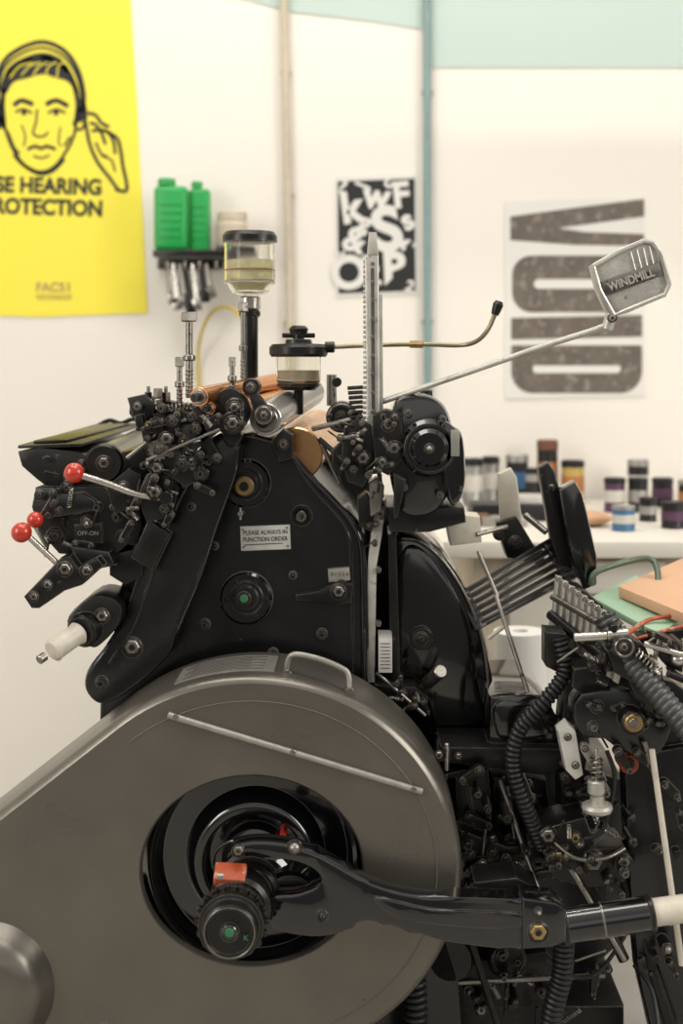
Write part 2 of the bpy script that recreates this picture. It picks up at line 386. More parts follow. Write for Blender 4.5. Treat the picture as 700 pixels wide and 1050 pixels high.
# ================================================================ WALL SHELF
sh=empty('wall_shelf',W(195,262,1.9))
g=G('shelf_board',sh); g.box(W(200,262,1.9),(0.23,0.19,0.02),BLM); g.box(W(195,266,1.985),(0.2,0.03,0.06),BLM)
for x in(172,190,205,222): g.box(W(x,272,1.83),(0.008,0.012,0.03),STL)
g.build()
g=G('hanging_tools',sh)
for x,l,m in[(172,28,STL),(177,34,CHR),(184,30,STL),(190,38,BLM),(197,34,CHR),(205,26,BLM),(211,22,STL)]:
    g.rod(W(x,270,1.84),W(x+4,272+l,1.84),0.007,m,0.012); g.box(W(x+5,278+l,1.84),(0.030,0.01,0.035),m,rot=(0,random.uniform(-.4,.4),0))
g.build()
g=G('yellow_cable',sh); g.tube([W(262,350,1.6),W(240,318,1.85),W(220,318,1.9),W(207,340,1.92),W(203,370,1.98),W(206,420,1.992),W(210,520,1.992)],0.005,YCB,8); g.build()
ztop=W(195,262,1.9).z+0.0102
def bottle(px,pw,toprow,y):
    s=(D+y)/F; g=G('green_bottle'); p=W(px,0,y); h=HZ-(toprow-370)*s-ztop; w=pw*s
    bm=bmesh.new(); bmesh.ops.create_cube(bm,size=1)
    for v in bm.verts: v.co=Vector((v.co.x*w,v.co.y*w*0.7,v.co.z*(h*0.9)))
    bmesh.ops.bevel(bm,geom=list(bm.edges),offset=w*0.16,segments=4,profile=0.5,affect='EDGES')
    bm.transform(Matrix.Translation((p.x,y,ztop+h*0.45))); g.addbm(bm,GRN)
    g.lathe((p.x-w*0.15,y,ztop+h*0.88),(0,0,1),[(0,0),(0,w*.2),(h*.04,w*.2),(h*.04,w*.27),(h*.12,w*.27),(h*.13,w*.22),(h*.13,0)],GRN,24)
    for k in range(5): g.box((p.x,y-w*0.35,ztop+h*(0.2+k*0.11)),(w*0.7,0.006,0.004),GRN,bev=0.001)
    g.build()
bottle(176,34,184,1.87); bottle(205,21,187,1.90)
g=G('wall_shelf_extension',sh); g.box(W(244,258,1.9),(0.12,0.17,0.02),BLM); g.build()
zt2=W(244,258,1.9).z+0.0102
g=G('storage_jar')
g.lathe((W(238,0,1.88).x,1.88,zt2),(0,0,1),[(0,0),(0,.045),(.01,.05),(.07,.05),(.08,.042),(.082,.046),(.105,.046),(.11,.04),(.11,0)],CRM,28); g.build()

# ================================================================ TABLE AND INK TINS
ZT=0.97
tb=empty('work_table',(1.0,1.5,0))
g=G('table_top',tb); g.box((1.10,1.48,ZT-0.02),(1.95,0.98,0.04),TAB,bev=0.004); g.build()
g=G('drawer_unit',tb); g.box((1.15,1.50,ZT-0.36),(1.75,0.86,0.62),CAB)
for k in range(4):
    for j in range(3): g.box((0.55+k*0.42,1.065,ZT-0.14-j*0.19),(0.38,0.02,0.165),TAB,bev=0.004); g.box((0.55+k*0.42,1.05,ZT-0.14-j*0.19),(0.09,0.02,0.012),STL)
for x in(0.3,1.98):
    for y in(1.1,1.9): g.box((x,y,(ZT-0.67)/2),(0.05,0.05,ZT-0.67),CAB)
g.build()
def can(name,px,wpx,toprow,y,body,lid=None,band=None):
    s=(D+y)/F; r=wpx*s/2; x=(px-370)*s; top=HZ-(toprow-370)*s; h=top-ZT
    g=G(name); lid=lid or CHR
    g.lathe((x,y,ZT),(0,0,1),[(0,0),(0,r*.96),(h*.03,r),(h*.07,r*.96),(h*.86,r*.96)],body,28)
    if band: g.lathe((x,y,ZT+h*.3),(0,0,1),[(0,r*.955),(0,r*.985),(h*.35,r*.985),(h*.35,r*.955)],band,28)
    g.lathe((x,y,ZT+h*.85),(0,0,1),[(0,0),(0,r),(h*.13,r),(h*.15,r*.9),(h*.12,r*.86),(h*.12,0)],lid,28)
    g.build()
DK=pm('dark_ink_tin',(0.018,0.018,0.02),0.4,0.3); OT=pm('orange_tin_label',(0.42,0.17,0.05),0.5); PT=pm('purple_tin_label',(0.09,0.035,0.08),0.5)
BT=pm('blue_tin_label',(0.05,0.15,0.30),0.5); YT=pm('yellow_tin_label',(0.5,0.36,0.10),0.5); WT=pm('white_tin_label',(0.58,0.55,0.50),0.5); RT=pm('brown_red_tin',(0.16,0.06,0.03),0.5); CT=pm('scuffed_tin_steel',(0.42,0.41,0.39),0.4,0.7)
for a in [(484,22,470,1.80,CT,DK,WT),(503,18,468,1.88,CT,DK,WT),(530,23,466,1.86,DK,CT,BT),(561,22,451,1.88,DK,RT,OT),(587,24,472,1.84,YT,DK,OT),(545,14,480,1.78,CT,DK,DK),
          (630,22,490,1.62,PT,DK,WT),(654,22,471,1.86,DK,CT,WT),(654,20,490,1.62,DK,DK,CT),(639,24,518,1.2,BT,CT,WT),(664,18,510,1.4,DK,DK,CT),(690,25,514,1.25,DK,DK,PT),(679,22,490,1.76,DK,DK,PT),(706,22,492,1.6,DK,CT,OT),(730,22,492,1.6,RT,CT,OT)]:
    can('ink_tin',*a)
def onT(g,px,y,size,mat,rz=0.0,h0=0.0):
    x=(px-370)*(D+y)/F; g.box((x,y,ZT+h0+size[2]/2),size,mat,rot=(0,0,rz))
g=G('paper_stack'); onT(g,446,1.72,(0.13,0.2,0.03),WHT,0.1); onT(g,446,1.72,(0.12,0.18,0.02),LBD,-0.1,0.03); g.build()
g=G('printing_block_set'); onT(g,530,1.45,(0.26,0.12,0.045),DK,0.05); onT(g,482,1.30,(0.10,0.05,0.03),RT,0.2,0.0); onT(g,545,1.45,(0.12,0.1,0.02),LBL,-0.1,0.045); onT(g,515,1.3,(0.12,0.06,0.025),LBD,0.1); g.build()
g=G('cloth_rag'); x=(600-370)*(D+1.3)/F; g.sph((x,1.3,ZT+0.02),0.07,PNK,(1,0.8,0.28)); g.build()
g=G('paper_roll'); 
for dx,y,h,r in[(533,.83,.79,.06),(553,.92,.74,.045)]:
    g.lathe((W(dx,0,y).x,y,0),(0,0,1),[(0,0),(0,r),(h,r),(h,r*.3),(h-.03,r*.3),(h-.03,0)],WHT,32)
g.build()

# ================================================================ PRINTING PRESS
pr=empty('letterpress_printing_press',(0,0.3,0))
cx,cyy,RA,RB=257,893,217,200
g=G('flywheel_cover',pr)
def outl(k):
    P=[]; a,b=RA-k,RB-k; m=-0.78
    tx=m*a*a/math.sqrt(a*a*m*m+b*b); ty=-b*b/math.sqrt(a*a*m*m+b*b)
    ang0=math.atan2(ty/b,tx/a); N=80
    for i in range(N+1):
        t=ang0+(math.radians(100)-ang0)*i/N
        P.append((cx+a*math.cos(t),cyy+b*math.sin(t)))
    P.append((180,1225-k)); P.append((-320+k,1225-k))
    x=-320+k; P.append((x,cyy+m*(x-cx)-math.sqrt(a*a*m*m+b*b)))
    M=24; x1,y1=P[-1]; x2,y2=P[0]
    for i in range(1,M): P.append((x1+(x2-x1)*i/M,y1+(y2-y1)*i/M))
    return P
rings=[(0,0.18),(0,0.02),(1.2,0.011),(4,0.004),(8,0.0),(12,0.0)]
vs=[];fs=[]
for k,y in rings:
    for (a,b) in outl(k):
        q=W(a,b,0); vs.append(Vector((q.x,y,q.z)))
n=len(outl(0))
for i in range(len(rings)-1):
    for j in range(n): fs.append([i*n+j,i*n+(j+1)%n,(i+1)*n+(j+1)%n,(i+1)*n+j])
bm=bmesh.new(); bv=[bm.verts.new(v) for v in vs]
for f in fs: bm.faces.new([bv[i] for i in f])
NH=96; inner=[]
HA,HB=116,99
for i in range(NH):
    t=2*math.pi*i/NH; q=W(cx+1+HA*math.cos(t),cyy+HB*math.sin(t),0); inner.append(bm.verts.new((q.x,0,q.z)))
ie=[bm.edges.new((inner[i],inner[(i+1)%NH])) for i in range(NH)]
last=bv[-n:]; oe=[bm.edges.get((last[i],last[(i+1)%n])) for i in range(n)]
bmesh.ops.triangle_fill(bm,edges=ie+oe,use_beauty=True)
prev=inner
for (k,y) in[(1.0,0.001),(2.5,0.006),(3,0.012)]:
    cur=[]
    for i in range(NH):
        t=2*math.pi*i/NH; q=W(cx+1+(HA-k)*math.cos(t),cyy+(HB-k)*math.sin(t),0); cur.append(bm.verts.new((q.x,y,q.z)))
    for i in range(NH): bm.faces.new([prev[i],prev[(i+1)%NH],cur[(i+1)%NH],cur[i]])
    prev=cur
g.addbm(bm,GRY)
pts=[W(a,b,-0.0005) for a,b in outl(26)[:84]]
g.tube(pts,S(0.7),SHS,1,6)
g.rod(W(172,733,-0.004),W(433,812,-0.004),S(3.6),LBD,seg=12)
for x in(180,300,424): g.cy(x,733+(x-172)*0.303,3.2,-0.010,0,STL,12)
g.build()
g=G('cover_handle',pr)
g.tube([W(294,692,0.05),W(295,678,0.045),W(302,671,0.04),W(325,675,0.035),W(348,684,0.035),W(357,692,0.035),W(358,712,0.03)],S(3.0),LBD,8,14)
g.cy(294,692,5,.04,.055,GRY); g.cy(358,710,5,.02,.04,GRY); g.build()
g=G('cover_name_plate',pr)
def top(t,y,off=0.0015):
    q=W(cx+RA*math.cos(t),cyy+RB*math.sin(t),0); nx,nz=math.cos(t)/RA,-math.sin(t)/RB; l=math.hypot(nx,nz)
    return Vector((q.x+nx/l*off,y,q.z+nz/l*off))
def band(t0,t1,y0,y1,mat,off=0.0015,N=16):
    vs=[];fs=[]
    for i in range(N+1):
        t=math.radians(t0+(t1-t0)*i/N); vs+=[top(t,y0,off),top(t,y1,off),top(t,y0,0),top(t,y1,0)]
    for i in range(N):
        a=i*4;b=a+4; fs+=[[a,b,b+1,a+1],[a,a+2,b+2,b],[a+1,b+1,b+3,a+3]]
    g.add(vs,fs,mat)
band(-112,-84,0.035,0.15,LBD)
for k in range(9): band(-110+(k%3),-87-(k%2)*4,0.045+k*0.011,0.048+k*0.011,GRD,0.0022)
g.build()
g=G('motor_pulley_cap',pr); q=W(-14,1014,0)
g.lathe((q.x,0.01,q.z),(0,-1,0),[(0,S(72)),(0.01,S(70)),(0.02,S(64)),(0.035,S(60)),(0.05,S(52)),(0.058,S(38)),(0.06,S(20)),(0.06,0)],GRY,64); g.build()

# ---- flywheel (dished, glossy)
g=G('flywheel',pr); q=W(cx+2,cyy-2,0.0)
prof=[(0.060,S(126)),(0.045,S(116)),(0.030,S(111)),(0.026,S(107)),(0.030,S(103)),(0.045,S(99)),(0.060,S(97))]
for i in range(1,11):
    t=i/10; prof.append((0.062+0.045*math.sin(t*math.pi*.5),S(97-14*t)))
for i in range(1,17):
    t=i/16; prof.append((0.107-0.085*math.sin(t*math.pi*.5),S(83-25*t)))
prof+= [(0.022,S(54)),(0.026,S(51)),(0.05,S(49)),(0.07,S(46)),(0.075,S(38)),(0.03,S(34)),(0.02,S(28)),(0.018,S(20)),(0.018,0)]
g.lathe((q.x,0,q.z),(0,1,0),prof,BLG,96)
g.lathe((q.x,0.12,q.z),(0,1,0),[(0,0),(0,S(122)),(0.05,S(122)),(0.05,0)],BLG,64)
g.cy(289,862,4,0.0,0.07,RED,16)
g.build()
# ---- crank hub
g=G('crank_hub',pr)
g.cy(262,912,40,-0.01,0.07,BLG,48); g.cy(256,918,30,-0.05,0.0,BLM,40)
g.cy(244,934,33,-0.10,-0.02,BLM,40)
q=W(235,957,-0.17)
g.lathe((q.x,-0.17,q.z),(0,1,0),[(0,0),(0,S(9,-.17)),(0.004,S(10,-.17)),(0.004,S(23,-.17)),(0.0,S(25,-.17)),(0.004,S(28,-.17)),(0.02,S(30,-.17)),(0.022,S(34,-.17)),(0.032,S(34,-.17)),(0.034,S(31,-.17)),(0.05,S(31,-.17)),(0.052,S(35,-.17)),(0.062,S(35,-.17)),(0.064,S(31,-.17)),(0.10,S(31,-.17)),(0.10,0)],BLM,48)
for k in range(18):
    t=2*math.pi*k/18; c=Vector((q.x+S(35.5,-.14)*math.cos(t),-0.125,q.z+S(35.5,-.14)*math.sin(t))); g.box(c,(0.008,0.012,0.008),BLM,rot=(0,-t,0),bev=0.001)
g.ring(235,957,26,.5,-0.1705,STL)
g.cy(235,957,8,-0.176,-0.16,BLG,24); g.cy(235,957,4.5,-0.179,-0.16,GRS,16); g.text('K',252,962,8,-.1705,GRS,bold=.02)
g.box(W(236,897,-0.08),(0.050,0.035,0.018),ORG,rot=(0.5,0.05,0),bev=0.003); g.box(W(226,899,-0.099),(0.010,0.004,0.010),LBL,rot=(0.4,0,0))
g.cy(297,925,31,-0.035,0.03,BLG,40); g.ring(297,925,26,1.2,-.035,BLK)
g.tube([W(218,888,-.02),W(222,872,-.02),W(240,862,-.03),W(268,866,-.04),W(285,872,-.04)],S(1.8),BLG,8)
g.build()
# ---- connecting rod
g=G('connecting_rod',pr)
g.prism([(238,868),(262,862),(300,866),(335,880),(380,905),(430,918),(500,921),(545,924),(574,932),(576,966),(545,974),(500,971),(440,962),(400,950),(372,946),(350,958),(320,962),(285,956),(274,944),(278,920),(305,916),(328,906),(322,893),(300,884),(262,880),(238,880)],-0.075,-0.035,BLG,5,4)
g.prism([(385,920),(440,932),(500,935),(540,938),(540,950),(500,952),(440,947),(400,938)],-0.080,-0.07,BLG,2.5,4)
g.bolt(302,869,6,-0.077,STL,'dome'); g.bolt(244,873,5,-0.077,STL,'hex'); g.bolt(330,940,5,-.077,BLM,'dome')
g.prism([(535,921),(570,926),(580,934),(580,966),(566,972),(535,974)],-0.088,-0.025,BLG,3)
g.bolt(552,957,8.5,-0.09,BRS,'hex'); g.bolt(552,935,3,-0.09,STL,'dome')
a=W(574,950,-0.055); b=W(668,936,-0.055); c=W(800,918,-0.055)
g.rod(a,b,S(17),BLG); g.rod(a,a+(b-a)*0.08,S(19),BLM); g.rod(b,c,S(13.5),HND); g.rod(b-(b-a)*0.05,b+(c-b)*0.01,S(18),BLM)
g.rod(a+(b-a)*.45,a+(b-a)*.47,S(17.6),STL)
g.build()

# ---- main frame shield
g=G('main_side_frame',pr)
sh_o=[(252,444),(266,446),(292,456),(318,484),(345,512),(366,536),(374,558),(377,600),(378,690),(378,800),(120,800),(118,640),(124,600),(150,560),(180,500),(205,462),(230,446)]
g.prism(sh_o,0.24,0.62,BLK,3,4)
g.tube([W(*p,0.236) for p in [(232,448),(256,447),(290,459),(316,487),(343,515),(362,538),(370,560),(372,600),(373,700)]],S(2.6),BLG,8)
g.tube([W(*p,0.238) for p in [(300,470),(320,500),(345,528),(357,548),(360,580),(361,690)]],S(1.6),BLG,8)
q=0.24
for (x,y,r) in[(252,496,25),(252,614,27)]:
    g.cy(x,y,r,q-0.012,q+.01,BLG,40); g.ring(x,y,r*0.62,1.8,q-0.013,BLM); g.cy(x,y,r*0.5,q-0.02,q,BLM,32)
g.cy(250,499,10,q-0.028,q,BRS,24); g.cy(250,499,5,q-.03,q,BLM,16)
g.cy(250,614,7,q-0.026,q,BLM,24); g.cy(250,614,4,q-.028,q,GRS,16)
for k in range(6):
    t=k*math.pi/3; g.bolt(252+20*math.cos(t),614+20*math.sin(t),2,q-0.012,BLM,'dome',False)
g.prism([(246,540),(297,538),(298,563),(247,565)],q-0.003,q,LBL,0.5)
for i,t in enumerate(['PLEASE ALWAYS IN','FUNCTION ORDER']): g.text(t,272,546+i*7,6.2,q-0.0036,INK,bold=0.01,rot=0.03,sx=.85)
for x,y in((249,543),(294,541),(250,561),(295,560)): g.cy(x,y,1,q-0.005,q,STL,8)
g.ink([(250,559),(290,557)],0.8,q-0.0036,INK,1)
g.cy(309,529,11,q-0.003,q,BLM,24); g.bolt(309,529,6,q,STL,'sock')
g.cy(246,527,3,q-0.02,q,CHR,12); g.rod(W(246,520,q-.012),W(246,533,q-.012),S(2),CHR)
g.prism([(326,606),(350,594),(362,600),(360,618),(340,622),(328,616),(303,616),(303,610)],q-0.016,q,BLM,1.5); g.bolt(347,607,6,q-.016,STL); 
g.prism([(336,584),(358,582),(359,595),(337,597)],q-0.012,q,LBD,.5); g.text('0 1 2 3 4',348,589,5,q-.0125,INK)
g.bolt(300,590,3,q,BLM,'dome'); g.bolt(220,560,3,q,BLM,'dome'); g.bolt(330,650,4,q,BLM,'sock'); g.bolt(280,670,4,q,BLM,'sock'); g.bolt(210,640,4,q,BLM,'sock')
g.build()

# ---- curved front arm
g=G('curved_support_arm',pr)
g.prism([(222,446),(236,450),(246,462),(240,490),(222,540),(206,590),(190,628),(181,650),(174,670),(150,695),(118,718),(100,722),(87,708),(89,688),(108,662),(126,632),(138,600),(150,560),(175,505),(200,465)],0.165,0.235,BLK,5,4)
g.tube([W(*p,0.163) for p in[(214,462),(186,508),(164,560),(150,605),(136,642),(112,680)]],S(1.6),BLG,6)
g.bolt(135,664,8,0.165,STL,'hex'); g.cy(238,447,10,0.14,0.18,BLM)
g.prism([(152,532),(174,548),(156,586),(134,572)],0.135,0.17,BLM,2)
g.bolt(104,700,5,0.165,BLM,'sock'); g.bolt(196,520,3,0.165,BLM,'dome')
g.build()

# ---- ink fountain
g=G('ink_fountain',pr)
g.prism([(18,463),(40,459),(80,463),(96,470),(150,458),(152,480),(140,502),(60,508),(38,492),(22,478)],0.18,0.72,BLM,2)
g.poly3([W(18,460,.18),W(84,458,.18),W(150,436,.70),W(100,437,.70)],0.006,BLM,0.002)
g.poly3([W(34,455,.2),W(68,454,.2),W(132,437,.62),W(106,437,.62)],0.006,BLM,0.002)
g.tube([W(100,437,.68),W(112,431,.68),W(124,434,.68),W(136,430,.68),(W(150,434,.68))],S(3),BLM,6)
for i in range(8):
    y=.22+i*.055; p=W(22,468,.18); g.rod((p.x-0.008,y,p.z),(p.x+0.03,y,p.z+0.006),0.007,STL,seg=10)
g.rod((W(108,474,.2).x,.17,W(108,474,.2).z),W(146,452,.75),S(17,.2),STL,seg=40)
g.cy(106,475,20,.165,.19,BLM); g.bolt(106,475,6,.165)
g.prism([(36,500),(140,498),(146,540),(138,566),(112,572),(60,568),(40,545),(32,520)],0.16,0.45,BLM,2.5)
for x,y,r in[(57,520,6),(79,522,8),(56,550,7),(100,520,4),(120,530,4),(68,500,5),(125,550,5),(40,508,4)]: g.bolt(x,y,r,.16,BLM,random.choice(['hex','sock']))
g.prism([(76,538),(104,537),(105,557),(77,558)],.150,.165,BLM,1); g.text('OFF-ON',90,547,6,.1495,LBD)
g.prism([(40,528),(52,508),(84,505),(98,514),(96,524),(60,530)],.145,.165,BLK,1.5)
g.prism([(108,500),(132,480),(142,486),(136,520),(118,528)],.135,.165,BLM,1.5); g.bolt(126,500,5,.135,STL)
g.prism([(112,572),(112,590),(128,600),(146,590),(150,560),(130,556)],.16,.3,BLM,2)
g.clutter((48,500,135,560),16,.13,.155,11,.15,.8); g.clutter((30,470,110,496),8,.16,.175,12,.2,.7)
g.build()
g=G('throw_off_levers',pr)
g.sph(W(76,485,.08),S(10.5,.08),RED); g.tube([W(84,488,.08),W(110,496,.09),W(140,507,.1),(W(168,511,.12))],S(3.6,.1),CHR,8,14); g.cy(170,511,7,.1,.17,BLM)
g.sph(W(36,533,.12),S(8.5,.12),RED); g.rod(W(34,536,.12),W(48,560,.15),S(2.6,.1),CHR)
g.sph(W(22,546,.08),S(10.5,.08),RED); g.rod(W(30,551,.08),W(59,578,.11),S(3.2,.1),CHR)
g.prism([(24,612),(62,572),(72,570),(80,582),(100,572),(106,580),(84,600),(66,606),(40,624),(32,624)],.10,.15,BLM,2)
for x,y,r in[(34,612,4),(48,600,4),(66,584,6),(88,586,5)]: g.bolt(x,y,r,.10,STL,'hex')
g.prism([(72,560),(112,566),(118,580),(80,588)],.13,.2,BLK,2)
g.build()
g=G('crank_grip',pr)
g.prism([(92,612),(112,612),(124,622),(122,640),(104,660),(92,664),(72,648),(70,632)],.13,.25,BLM,3,3)
a=W(98,638,.16); b=W(82,648,.12); c=W(47,672,.06)
g.rod(a,b,S(18,.12),BLM); g.lathe(b,c-b,[(0,0),(0,S(10)),(0.005,S(13)),(0.012,S(11.5)),(0.055,S(12)),(0.062,S(13)),(0.066,S(10)),(0.066,0)],HND,32); g.rod(c+(c-b)*0.02,c+(c-b)*0.2,S(5),STL)
g.bolt(104,632,6,.13)
g.build()

# ---- inking rollers
g=G('inking_rollers',pr)
def roller(p0,p1,r,mat,cap=True):
    a=W(*p0); b=W(*p1); d=(b-a).normalized()
    g.rod(a,b,S(r,p0[2]),mat,seg=40,ch=.05)
    if cap:
        g.rod(a-d*.02,a+d*.01,S(r*.45,p0[2]),BLM); g.rod(a-d*.004,a+d*.004,S(r*.8,p0[2]),STL)
roller((204,407,.10),(302,388,.52),10,COP); roller((214,419,.13),(300,399,.55),7,COP)
roller((272,430,.17),(318,402,.52),17,ROL); roller((244,420,.17),(300,403,.5),9,GLD)
roller((303,466,.26),(326,444,.70),28,GLD,False); roller((190,424,.2),(240,412,.5),10,STL); roller((176,440,.2),(230,425,.5),12,BLM)
g.build()
g=G('roller_brackets',pr)
g.prism([(278,452),(290,440),(300,446),(300,470),(286,474)],.20,.25,BLM,1.5); g.bolt(290,456,4,.20,STL)
g.prism([(222,404),(236,398),(252,408),(256,424),(248,440),(232,446),(220,436),(216,418)],.14,.175,BLM,2,3)
g.cy(257,397,9,.12,.17,BLM); g.bolt(257,397,4,.12,STL,'sock'); g.cy(240,418,10,.12,.15,BLK); g.bolt(240,418,5,.12)
g.cy(238,434,12,.11,.15,BLM); g.bolt(238,434,6,.11,STL,'hex')
g.cy(270,426,10,.12,.17,BLM); g.ring(270,426,8,1.3,.12,STL); g.bolt(270,426,4,.12)
g.prism([(254,404),(262,400),(278,420),(274,434),(264,432)],.13,.15,BLK,1.5)
g.prism([(133,410),(150,406),(186,414),(214,418),(232,424),(226,438),(196,444),(172,470),(150,468),(144,440),(132,424)],.17,.22,BLM,2)
g.prism([(130,408),(148,404),(160,416),(154,432),(136,428)],.14,.19,BLK,2)
g.prism([(156,424),(182,420),(208,430),(214,446),(200,462),(186,486),(168,494),(150,482),(160,452)],.14,.18,BLM,2)
g.prism([(180,440),(230,425),(236,433),(190,470),(178,466)],.12,.15,BLK,2)
g.prism([(148,455),(168,448),(190,470),(206,492),(190,500),(160,480)],.11,.14,BLM,2)
g.prism([(196,418),(204,416),(212,440),(226,470),(216,476),(200,450)],.12,.145,BLM,1.5)
g.prism([(150,486),(176,476),(184,500),(176,530),(150,536),(140,510)],.13,.17,BLM,2)
for x,y,r,m,k in[(140,417,4,STL,'hex'),(166,419,4,BLM,'sock'),(176,432,5,BLM,'hex'),(196,428,4,BLM,'sock'),(170,450,6,STL,'hex'),(200,440,5,BLM,'hex'),(212,432,3.5,STL,'dome'),(186,476,6,BLM,'hex'),(160,480,5,STL,'hex'),(206,486,6,BLM,'sock'),(222,470,4,BLM,'hex'),(158,505,6,STL,'hex'),(168,522,4,BLM,'sock'),(188,452,4,BRS,'dome'),(152,436,3.5,BRS,'dome')]:
    g.bolt(x,y,r,.105 if k=='hex' else .12,m,k); g.cy(x,y,r*.8,.11,.18,BLM,12)
g.gear(196,474,11,.118,.135,BLM,16); g.bolt(196,474,4,.118,STL); g.gear(162,462,9,.10,.118,STL,14,1.8); g.bolt(162,462,4,.10,BLM)
g.spring(W(160,420,.13),W(196,416,.13),S(4),S(.9),9,STL); g.spring(W(176,486,.12),W(196,460,.12),S(4),S(.9),8,STL)
g.rod(W(146,440,.13),W(214,426,.13),S(2.2),STL); g.rod(W(150,472,.1),W(225,440,.1),S(1.8),STL); g.rod(W(130,470,.13),W(160,446,.13),S(2.6),STL)
for x,y in((152,402),(170,402)): g.rod(W(x,y+14,.16),W(x,y,.16),S(4),BLM); g.rod(W(x,y,.16),W(x,y-6,.16),S(2),STL)
g.clutter((140,420,216,500),28,.095,.13,21,.25,.72); g.clutter((222,418,250,444),6,.105,.13,22,.3,.6); g.clutter((140,486,178,530),6,.11,.13,23,.2,.7)
g.build()
g=G('adjusting_spindles',pr)
for x,t,b,r,cw,y in[(194,320,408,3.6,9,.2),(184,366,416,2.8,5,.16),(238,366,404,2.6,4,.18),(249,310,398,2.4,6,.3),(171,402,430,2.5,4,.16),(162,398,420,3,5,.15)]:
    g.rod(W(x,b,y),W(x,t+6,y),S(r,y),STL,seg=14); g.rod(W(x,t+10,y),W(x,t,y),S(cw,y),STL,seg=6); g.rod(W(x,(t+b)/2+6,y),W(x,(t+b)/2,y),S(r*1.8,y),STL,seg=12)
    for k in range(int((b-t)/12)): g.tor(W(x,b-4-k*4,y),S(r,y),S(.8,y),STL,'Z',14,6)
g.build()

# ---- oil jars
g=G('oil_reservoir_jar',pr); y=.35; s=(D+y)/F; p=W(256,0,y)
def zz(row): return HZ-(row-370)*s
g.lathe((p.x,y,zz(303)),(0,0,1),[(0,0),(0,9*s),(3*s,19*s),(10*s,22*s),(14*s,26*s),(56*s,26*s),(56*s,24.6*s),(15*s,24.6*s),(10*s,20*s),(4*s,15*s),(3*s,0)],GLS,40)
g.lathe((p.x,y,zz(301)+3*s),(0,0,1),[(0,0),(0,14*s),(7*s,19.5*s),(11*s,24*s),(31*s,24.2*s),(31*s,0)],OIL,32)
g.lathe((p.x,y,zz(249)),(0,0,1),[(0,0),(0,26*s),(1*s,28*s),(7*s,28*s),(11*s,25*s),(11*s,0)],BLM,40)
g.tor((p.x,y,zz(277)),26*s,.8*s,BRS,'Z',40,8); g.tor((p.x,y,zz(290)),25.5*s,1.2*s,CHR,'Z',40,8)
g.rod((p.x,y,zz(304)),(p.x,y,zz(318)),11*s,CHR,seg=24); g.rod((p.x,y,zz(316)),(p.x,y,zz(420)),8.5*s,BLM); g.rod((p.x,y,zz(318)),(p.x,y,zz(325)),11*s,BLM)
g.build()
g=G('oil_cup_jar',pr); y=.30; s=(D+y)/F; p=W(306,0,y)
g.lathe((p.x,y,zz(394)),(0,0,1),[(0,0),(0,20*s),(4*s,23*s),(29*s,23*s),(29*s,22*s),(5*s,22*s),(4*s,0)],GLS,40)
g.lathe((p.x,y,zz(394)+4.3*s),(0,0,1),[(0,0),(0,21.4*s),(10*s,21.4*s),(10*s,0)],DWD,32)
g.lathe((p.x,y,zz(366)),(0,0,1),[(0,0),(0,28*s),(3*s,30*s),(10*s,30*s),(13*s,27*s),(14*s,14*s),(18*s,13*s),(18*s,0)],BLM,40)
g.lathe((p.x,y,zz(348)),(0,0,1),[(0,0),(0,6*s),(5*s,6*s),(6*s,9*s),(11*s,10*s),(14*s,7*s),(14*s,0)],BLM,24)
g.box((p.x,y,zz(344)),(34*s,5*s,5*s),BLM); g.lathe((p.x,y,zz(400)),(0,0,1),[(0,0),(0,17*s),(4*s,22*s),(7*s,22*s),(7*s,0)],BLM,32)
g.rod((p.x+36*s,y,zz(384)),(p.x+36*s,y,zz(420)),3*s,STL); g.rod((p.x,y,zz(399)),(p.x,y,zz(425)),5*s,BLM)
g.build()
g=G('oil_feed_pipe',pr)
g.tube([W(338,356,.3),W(380,354,.28),W(430,353,.25),W(470,354,.24),W(488,350,.22),W(500,338,.2),(W(508,320,.2))],S(2.4,.2),PIP,8,14)
g.rod(W(420,353,.255),W(434,353,.25),S(4.5,.2),BRS,seg=6); g.rod(W(333,356,.3),W(343,356,.3),S(6,.2),BLM); g.lathe(W(507,323,.2),(W(512,308,.2)-W(507,323,.2)),[(0,0),(0,S(4)),(.006,S(5)),(.02,S(6)),(.026,S(4)),(.026,0)],BLM,20)
g.build()

# ---- gripper paddle
g=G('gripper_arm_paddle',pr)
g.tube([W(388,413,.22),W(470,385,.16),W(560,354,.10),W(618,335,.06),W(630,322,.06)],S(3.2,.1),ALU,6,14)
g.prism([(606,272),(634,256),(660,246),(669,247),(676,256),(683,278),(688,294),(683,304),(660,313),(640,321),(629,326),(622,318),(612,296)],.04,.075,ALU,3.5,0)
pts=[(608,273),(634,258),(660,247),(669,249),(677,260),(686,292),(681,302),(640,319),(629,323),(615,298)]
g.tube([W(a,b,.037) for a,b in pts+[pts[0]]],S(2.6,.04),ALU,1,8)
for k in range(5): g.rod(W(646+k*6.5,258-k*2,.038),W(652+k*6,280-k*2,.038),S(1.1),ALU,seg=8)
g.prism([(612,290),(676,268),(680,282),(618,305)],.036,.045,STL,.5)
g.text('WINDMILL',647,287,12,.0345,ALU,rot=0.33,bold=0.03,sx=.85)
g.rod(W(622,338,.06),W(628,318,.055),S(6,.05),ALU); g.bolt(628,326,3.5,.04,CHR)
g.build()

